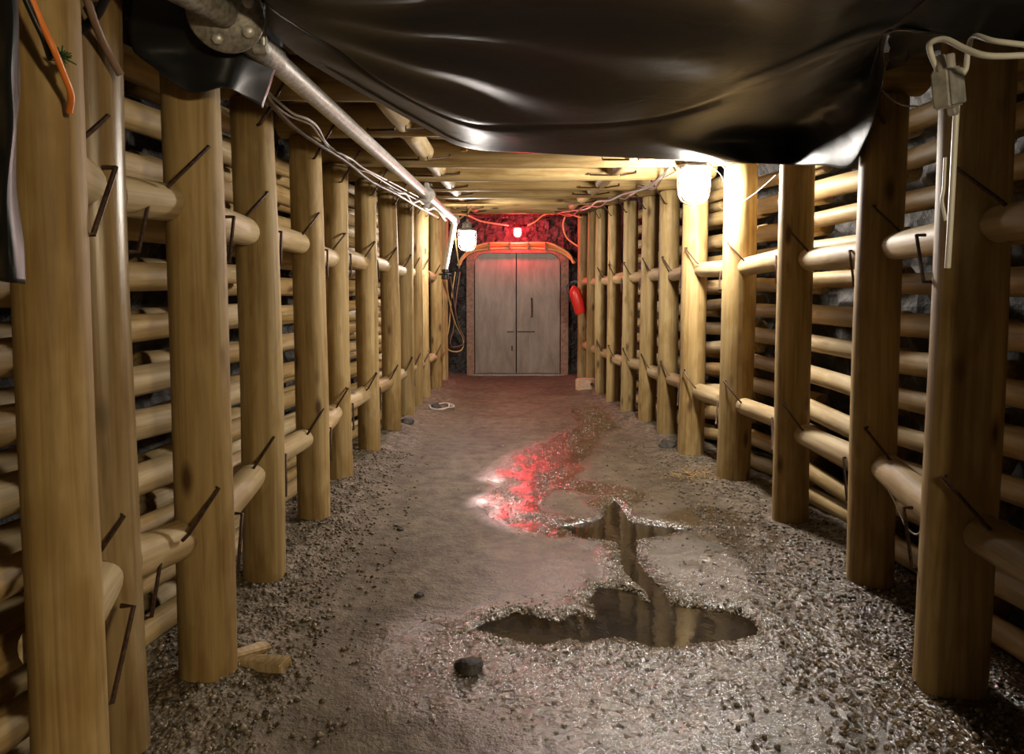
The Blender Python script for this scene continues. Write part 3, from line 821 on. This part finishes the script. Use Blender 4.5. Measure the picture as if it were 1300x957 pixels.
# flanged joint near the viewer
fc = P(286, 17, 2.02); nd = (Vector((0, 0, HC)) - fc).normalized(); nd = (nd + Vector((-.10, 0, .05))).normalized()
mf = nd.to_track_quat('Z', 'Y').to_matrix().to_4x4(); mf.translation = fc
v, f = relp(join(lathe([(.085, -.03), (.104, -.026), (.107, -.018), (.107, -.004), (.102, .002), (.03, .004)], 40, mf))); fl_o = link('flange', v, f, M['galv_dark'], pipe)
for k, (bx_, by_) in enumerate([(62, 35), (-22, -62), (60, -42), (-68, 28), (0, 74)]):
    R_ = .074; aa = math.atan2(by_, bx_)
    mb = mf @ Matrix.Translation((R_ * cos(aa), R_ * sin(aa), 0))
    v, f = relp(lathe([(.017, -.002), (.017, .012), (.012, .016), (.002, .017)], 6 if k % 2 else 12, mb)); link('bolt', v, f, M['galv'], fl_o)
near_end = P(180, -40, 1.70)
v, f = relp(tube([fc + nd * .0, fc.lerp(near_end, .35), near_end], .040, 24, smooth=True)); link('near_tube', v, f, M['galv_dark'], pipe)
v, f = relp(tube([fc - nd * .03, fc - nd * .10 + Vector((.01, 0, -.01)), pa + (pb - pa).normalized() * .02, pa + (pb - pa).normalized() * .2], .046, 20)); link('elbow', v, f, M['galv_dark'], pipe)
ca = P(333, 10, 2.1); cb = P(335, 62, 2.12)
v, f = relp(join(tube([ca, cb], .011, 10, smooth=False), tube([ca + Vector((-.03, 0, 0)), ca + Vector((.012, 0, 0))], .014, 8, smooth=False), tube([cb + Vector((-.03, 0, 0)), cb + Vector((.01, 0, 0))], .014, 8, smooth=False)))
link('clamp_bolt', v, f, M['galv'], pipe)
# grooved coupling half way
d_ = (pb - pa).normalized(); t_ = (P(540, 248, 5.9) - pa).dot(d_); cc = pa + d_ * t_
mc = d_.to_track_quat('Z', 'X').to_matrix().to_4x4(); mc.translation = cc
v, f = relp(join(lathe([(.04, -.055), (.068, -.05), (.072, -.02), (.062, 0), (.072, .02), (.068, .05), (.04, .055)], 24, mc),
                 box(.085, 0, 0, .04, .045, .07, .008, mc), box(-.085, 0, 0, .04, .045, .07, .008, mc)))
cp_ = link('coupling', v, f, M['galv'], pipe)
for sx in (-.088, .088):
    v, f = relp(tube([mc @ Vector((sx, -.045, 0)), mc @ Vector((sx, .045, 0))], .012, 8, smooth=False)); link('bolt', v, f, M['galv_dark'], cp_)
# joint ball and riser at the far end
v, f = relp(lathe([(.03, -.062), (.052, -.05), (.062, -.02), (.062, .02), (.052, .05), (.03, .062)], 20, Matrix.Translation(pb))); link('tee', v, f, M['galv'], pipe)
pd = P(565, 343, 8.2)
v, f = relp(tube([pb, pb.lerp(pd, .5), pd], .032, 16, smooth=False)); link('riser', v, f, M['galv'], pipe)
v, f = relp(join(lathe([(.03, -.06), (.045, -.055), (.045, -.01), (.03, .0), (.03, .02), (.045, .03), (.045, .06), (.03, .065)], 16, Matrix.Translation(pd - Vector((0, 0, .05)))),
                 tube([pd + Vector((-.07, -.03, -.05)), pd + Vector((.07, -.03, -.05))], .01, 8, smooth=False)))
link('valve', v, f, M['black_plastic'], pipe)

# ------------------------------------------------------------------ cables
def cable(pts, r, mat, label, n=6, cat='cable', name='cable'):
    pts = [Vector(p) for p in pts]; c = pts[0]
    v, f = tube(pts, r, 8, n); o = link(name, [p - c for p in v], f, mat, loc=c); return tag(o, label, cat)
def W_(lst): return [P(*p) for p in lst]
cable(W_([(335, 112, 2.9), (352, 128, 3.0), (372, 144, 3.2), (392, 152, 3.4), (404, 163, 3.6), (414, 181, 3.9), (428, 193, 4.2), (446, 202, 4.6), (462, 214, 4.9), (486, 226, 5.6), (520, 244, 6.8), (552, 262, 8.0), (566, 276, 8.8)]), .0065, M['white_cable'], 'upper pale cable looping along the tops of the left posts')
cable(W_([(338, 118, 2.92), (350, 134, 3.0), (368, 147, 3.2), (394, 158, 3.45), (405, 172, 3.65), (420, 190, 3.95), (436, 197, 4.3), (452, 214, 4.65), (470, 220, 5.0), (500, 238, 6.0), (530, 254, 7.1), (560, 270, 8.5)]), .006, M['white_cable'], 'lower pale cable looping along the tops of the left posts')
cable(W_([(337, 124, 2.95), (370, 158, 3.3), (404, 182, 3.7), (440, 205, 4.4), (470, 229, 5.2), (503, 246, 6.1), (530, 262, 7.1), (556, 276, 8.3)]), .013, M['brown_cable'], 'thick brown cable running below the pale ones on the left')
cable(W_([(493, 238, 5.9), (506, 245, 6.2), (515, 246, 6.5), (523, 257, 6.8), (533, 255, 7.2), (543, 266, 7.6), (553, 264, 8.0), (566, 280, 8.6)]), .012, M['white_cable'], 'crinkled pale cable bundle beside the pipe coupling')
# right roof bundle
cable(W_([(858, 205, 5.2), (838, 226, 5.6), (822, 238, 6.1), (805, 243, 6.5), (790, 247, 7.0), (775, 254, 7.4), (758, 256, 8.0), (745, 265, 8.8), (722, 268, 10.2), (700, 272, 11.0)]), .012, M['grey_cable'], 'grey cable sagging along the tops of the right posts')
cable(W_([(862, 200, 5.2), (845, 218, 5.6), (830, 240, 6.1), (810, 236, 6.5), (795, 252, 7.0), (778, 249, 7.4), (762, 262, 8.0), (742, 262, 8.8), (725, 274, 10.2), (705, 270, 11.0)]), .010, M['brown_cable'], 'brown cable twisted around the grey one on the right')
cable(W_([(872, 208, 4.35), (866, 214, 4.7), (850, 222, 5.3), (828, 232, 6.0), (800, 248, 6.8)]), .008, M['white_cable'], 'pale cable from the big lamp to the right bundle')
# over the door
for k, (dy, mt, lb) in enumerate(((0, 'yellow_cable', 'lower ochre cable arching over the steel door'), (-4, 'orange_cable', 'middle orange cable arching over the steel door'), (-7, 'yellow_cable', 'upper ochre cable arching over the steel door'))):
    cable(W_([(583 - k, 337, 11.25), (588, 328 + dy * .4, 11.25), (600, 319 + dy * .6, 11.3), (622, 316 + dy, 11.32), (655, 315 + dy * .8, 11.32), (695, 316 + dy, 11.32), (712, 320 + dy * .6, 11.3), (723, 327 + dy * .5, 11.25), (730 - k, 334, 11.2)]), .022, M[mt], lb)
for px in (621, 647, 671, 693):
    c = P(px, 313, 11.27); v, f = box(0, 0, 0, .035, .06, .13, .006); o = link('cable_clip', v, f, M['frame'], loc=c)
    tag(o, '%s clip from the left holding the cables over the door' % ORD[(621, 647, 671, 693).index(px) + 1], 'clip', 'cable clips over the door')
cable(W_([(570, 272, 9.2), (592, 273, 9.8), (612, 281, 10.6), (645, 286, 11.2)]), .014, M['yellow_cable'], 'ochre cable swagging from the pipe end to the red lamp')
cable(W_([(670, 286, 11.2), (680, 281, 11.1), (690, 273, 11.0), (702, 271, 10.9), (722, 272, 10.7), (738, 276, 10.4)]), .013, M['yellow_cable'], 'ochre cable rising from the red lamp to the right posts')
cable(W_([(575, 270, 9.5), (610, 275, 10.8), (640, 276, 11.1), (658, 272, 11.2), (690, 278, 11.1), (730, 272, 10.8)]), .008, M['rod'], 'thin dark wire strung above the red lamp')
cable(W_([(718, 273, 11.0), (715, 286, 11.1), (720, 302, 11.1), (736, 314, 10.9)]), .014, M['yellow_cable'], 'ochre hose curving down in the corner right of the red lamp')
cable(W_([(598, 262, 8.3), (594, 270, 8.27), (582, 280, 8.3), (578, 300, 8.6), (583, 340, 9.6)]), .009, M['yellow_cable'], 'cable dropping from the left white lamp')
# coil on the left far wall
def coil(label, off, mat, r=.011):
    cable(W_([(566 + off, 352, 10.2), (570 + off, 380, 10.6), (578 + off * .5, 410, 11.0), (588 + off * .2, 430, 11.2), (586, 444 - off, 11.2), (574, 446 - off, 11.1), (566 + off, 438 - off, 11.0), (570 + off, 415, 11.0), (573 + off, 380, 10.9), (578 + off, 345, 10.9)]), r, mat, label)
coil('outer loop of ochre cable hanging on the rock left of the door', 0, M['yellow_cable'])
coil('middle loop of black cable hanging on the rock left of the door', 3, M['black_plastic'])
coil('inner loop of brown cable hanging on the rock left of the door', 6, M['brown_cable'])
# foreground left cables
cable(W_([(28, -30, 1.30), (52, 28, 1.32), (68, 62, 1.33), (80, 92, 1.36), (90, 120, 1.39), (88, 142, 1.42)]), .0065, M['orange_cable'], 'orange cable dangling in front of the nearest left post')
cable(W_([(20, -30, 1.28), (42, 20, 1.31), (56, 50, 1.33), (64, 75, 1.36)]), .006, M['black_plastic'], 'black cable beside the orange one at upper left')
cable(W_([(70, -20, 1.62), (84, 20, 1.7), (86, 50, 1.78), (100, 40, 1.78), (122, 20, 1.75), (140, -15, 1.7)]), .011, M['black_plastic'], 'thick black cable bent between the two nearest left posts')
cable(W_([(105, -20, 1.68), (118, 22, 1.72), (134, 60, 1.78), (153, 95, 1.82)]), .010, M['brown_cable'], 'brown strap slanting over the second left post')
cable(W_([(108, 10, 1.70), (125, 40, 1.76), (150, 92, 1.83)]), .006, M['black_plastic'], 'thin dark wire slanting beside the brown strap')

# right: metal box, conduit, cables
bc = P(1203, 112, 2.03)
bx = empty('junction_box', bc, (.0, -.25, .55)); tag(bx, 'small tilted grey metal box hanging on the nearest visible right post', 'box')
v, f = box(0, 0, 0, .085, .05, .11, .006); link('box_body', v, f, M['box'], bx)
v, f = join(box(0, -.027, 0, .078, .006, .10, .003)); link('box_lid', v, f, M['box'], bx)
v, f = lathe([(.014, -.02), (.014, .03), (.010, .034), (.002, .035)], 12, Matrix.Translation((-.025, 0, .06))); link('gland', v, f, M['grey_cable'], bx)
v, f = lathe([(.014, -.02), (.014, .03), (.010, .034), (.002, .035)], 12, Matrix.Translation((.025, 0, .06))); link('gland', v, f, M['grey_cable'], bx)
v, f = box(.02, 0, -.065, .025, .025, .03, .004); link('gland', v, f, M['box'], bx)
cable(W_([(1190, 88, 2.02), (1181, 66, 2.0), (1182, 54, 1.98), (1200, 50, 1.95), (1225, 62, 1.9), (1255, 71, 1.85), (1310, 70, 1.8)]), .0085, M['white_cable'], 'pale cable looping from the metal box to the right edge')
cable(W_([(1216, 102, 2.03), (1226, 88, 2.02), (1229, 66, 2.0), (1236, 46, 1.97), (1262, 52, 1.9), (1310, 58, 1.85)]), .0075, M['white_cable'], 'second pale cable rising behind the metal box')
cable(W_([(1215, 128, 2.07), (1212, 180, 2.085), (1209, 240, 2.095), (1205, 310, 2.10), (1203, 340, 2.11)]), .0085, M['white_cable'], 'straight pale conduit running down from the metal box', cat='conduit', name='conduit')
cable(W_([(1200, 200, 2.16), (1198, 240, 2.16), (1196, 255, 2.16), (1201, 280, 2.16)]), .005, M['white_cable'], 'frayed pale string beside the conduit', cat='string', name='string')
cable(W_([(1120, 115, 2.9), (1135, 128, 2.85), (1150, 134, 2.8), (1166, 135, 2.7)]), .0035, M['white_cable'], 'thin pale wire curving below the folded sheet corner', cat='wire', name='wire')
cable(W_([(898, 207, 4.4), (915, 222, 4.6), (922, 240, 4.72), (938, 256, 4.75), (960, 244, 4.6), (985, 222, 4.1)]), .0025, M['white_cable'], 'thin pale wire tied across the fourth right post', cat='wire', name='wire')
# string knotted on the lower right strut
cable(W_([(1128, 622, 2.68), (1140, 645, 2.62), (1150, 668, 2.56), (1165, 678, 2.5), (1176, 655, 2.4), (1183, 630, 2.3)]), .003, M['white_cable'], 'pale string knotted round the nearest lower right strut', cat='string', name='string')
# moss tuft on the nearest post
rg = random.Random(2); parts = []
mc_ = P(78, 72, 1.36)
for k in range(60):
    d = Vector((rg.gauss(0, 1), rg.gauss(0, .5), rg.gauss(0, 1))).normalized() * rg.uniform(.008, .026)
    parts.append(tube([mc_ + d * .1, mc_ + d + Vector((0, 0, -.003))], .0015, 4, smooth=False))
v, f = join(*parts); o = link('moss_tuft', [p - mc_ for p in v], f, M['moss'], loc=mc_); tag(o, 'small green plant tuft growing by the orange cable', 'plant')

# ------------------------------------------------------------------ fire extinguisher
ea, eb = P(728, 364, 10.35), P(738, 398, 10.35)
ez = (ea - eb).normalized(); me_ = ez.to_track_quat('Z', 'X').to_matrix().to_4x4(); me_.translation = eb
ext = empty('fire_extinguisher'); ext.matrix_world = me_; tag(ext, 'red fire extinguisher hanging askew on the last right posts', 'fire extinguisher')
Lx = (ea - eb).length
v, f = lathe([(.06, 0), (.085, .004), (.092, .02), (.092, Lx - .10), (.08, Lx - .05), (.05, Lx - .015), (.028, Lx), (.028, Lx + .02)], 28); link('cylinder_body', v, f, M['red'], ext)
v, f = join(lathe([(.024, Lx + .02), (.03, Lx + .025), (.03, Lx + .06), (.015, Lx + .07)], 14), box(.03, 0, Lx + .075, .12, .02, .012, .003), box(.03, 0, Lx + .05, .10, .018, .01, .003)); link('valve_head', v, f, M['black_plastic'], ext)
v, f = tube([(-.02, 0, Lx + .045), (-.08, 0, Lx + .05), (-.115, 0, Lx - .05), (-.108, 0, Lx - .2)], .011, 8); link('hose', v, f, M['black_plastic'], ext)

# ------------------------------------------------------------------ loose bits
g = G(745, 497); bo = empty('stone_block', (g.x, g.y + .08, .0), (0, 0, .25)); tag(bo, 'pale rectangular block lying at the feet of the far right posts', 'block')
v, f = box(0, 0, .09, .27, .16, .17, .012)
rgq = random.Random(1); v = [p + Vector((rgq.uniform(-.006, .006), rgq.uniform(-.006, .006), rgq.uniform(-.006, .006))) for p in v]
link('block_body', v, f, M['brick'], bo)
v, f = tube([(.03, -.089, .10), (.06, -.094, .12)], .012, 8, smooth=False); tag(link('drill_hole', v, f, M['black_plastic'], bo), 'dark drill hole')
# two offcuts at the lower left corner
for (px, py, sx, sy, sz, rz, ry, lb) in ((314, 848, .17, .05, .03, .9, .15, 'short wood offcut in the gravel by the third left post, on the left'), (333, 860, .20, .06, .035, -.3, -.1, 'flat wood offcut in the gravel by the third left post, on the right'),
                                         (393, 641, .16, .06, .02, .4, .05, 'flat chip of wood by the fifth left post')):
    g = G(px, py); hgt_ = height(g.x, g.y)[0]
    v, f = box(0, 0, 0, sx, sy, sz, .004); rq = random.Random(px); v = [p + Vector((rq.uniform(-.006, .006), rq.uniform(-.006, .006), rq.uniform(-.003, .003))) for p in v]
    o = link('wood_offcut', v, f, M['wood_pale'], loc=(g.x, g.y, hgt_ + sz * .55), rot=(0.05, ry, rz)); tag(o, lb, 'offcut')
# wire tangle on the floor at the left
g = G(560, 520)
pts = [(g.x + .16 * cos(t * .7) * (1 - .02 * t) + .02 * sin(t * 3), g.y + .22 * sin(t * .7), height(g.x, g.y)[0] + .014 + .006 * (t % 3)) for t in range(20)]
cable(pts, .007, M['white_cable'], 'tangled loop of pale wire lying on the floor by the far left posts', cat='wire', name='wire')
# stones
def stone(px, py, s, lab, seed, mat='rock', flat=.6):
    g = G(px, py); bm = bmesh.new(); bmesh.ops.create_icosphere(bm, subdivisions=3, radius=s)
    for v in bm.verts:
        v.co *= 1 + .35 * noise.noise(v.co * (2.2 / s) * .5 + Vector((seed, 0, 0))); v.co.z *= flat
    me = bpy.data.meshes.new('stone'); bm.to_mesh(me); bm.free(); me.materials.append(M[mat])
    o = bpy.data.objects.new('stone', me); C.objects.link(o); o.location = (g.x, g.y, height(g.x, g.y)[0] + s * flat * .3); tag(o, lab, 'stone')
stone(516, 543, .075, 'rough stone at the foot of the ninth left post', 1)
stone(503, 549, .05, 'smaller stone left of the rough one by the ninth left post', 4)
stone(553, 520, .07, 'stone beside the pale wire tangle on the left', 7)
stone(846, 570, .07, 'dark stone at the foot of the sixth right post', 9)
stone(595, 850, .05, 'dark clod in the near centre of the floor', 12)
stone(508, 672, .02, 'small dark pebble left of the puddles', 15)
stone(532, 758, .022, 'square dark clod on the left half of the floor', 18)
# wood shavings by the fifth right post
rg = random.Random(8); parts = []; g = G(882, 604)
for k in range(180):
    x = g.x + rg.gauss(0, .11); y = g.y + rg.gauss(0, .10); h = height(x, y)[0] + .004 + rg.random() * .008
    parts.append(box(0, 0, 0, rg.uniform(.01, .035), rg.uniform(.004, .012), .003, 0, Matrix.Translation((x, y, h)) @ Euler((rg.uniform(-.4, .4), rg.uniform(-.4, .4), rg.uniform(0, 6))).to_matrix().to_4x4()))
v, f = join(*parts); o = link('wood_shavings', v, f, M['wood_pale'], smooth=False); tag(o, 'patch of pale wood shavings on the mud before the right posts', 'shavings', kind='stuff')
# pointed slab behind the sheet edge
a = P(589, 192, 4.78)
v, f = box(0, 0, .14, .05, .03, .30, .004); v = [Vector((p.x * (1 - .75 * max(0, p.z) / .3) + .02 * max(0, p.z) / .3, p.y, p.z)) for p in v]
o = link('wood_wedge', v, f, M['wood'], loc=(a.x, 4.74, a.z)); tag(o, 'pointed wooden wedge sticking up behind the sheet edge', 'wedge')

# ------------------------------------------------------------------ render look
w = bpy.data.worlds.new('world'); bpy.context.scene.world = w; w.use_nodes = True
w.node_tree.nodes['Background'].inputs[0].default_value = (0, 0, 0, 1)
vs = bpy.context.scene.view_settings
vs.view_transform = 'Standard'; vs.look = 'None'; vs.gamma = 1; vs.use_curve_mapping = False; vs.exposure = 0.0
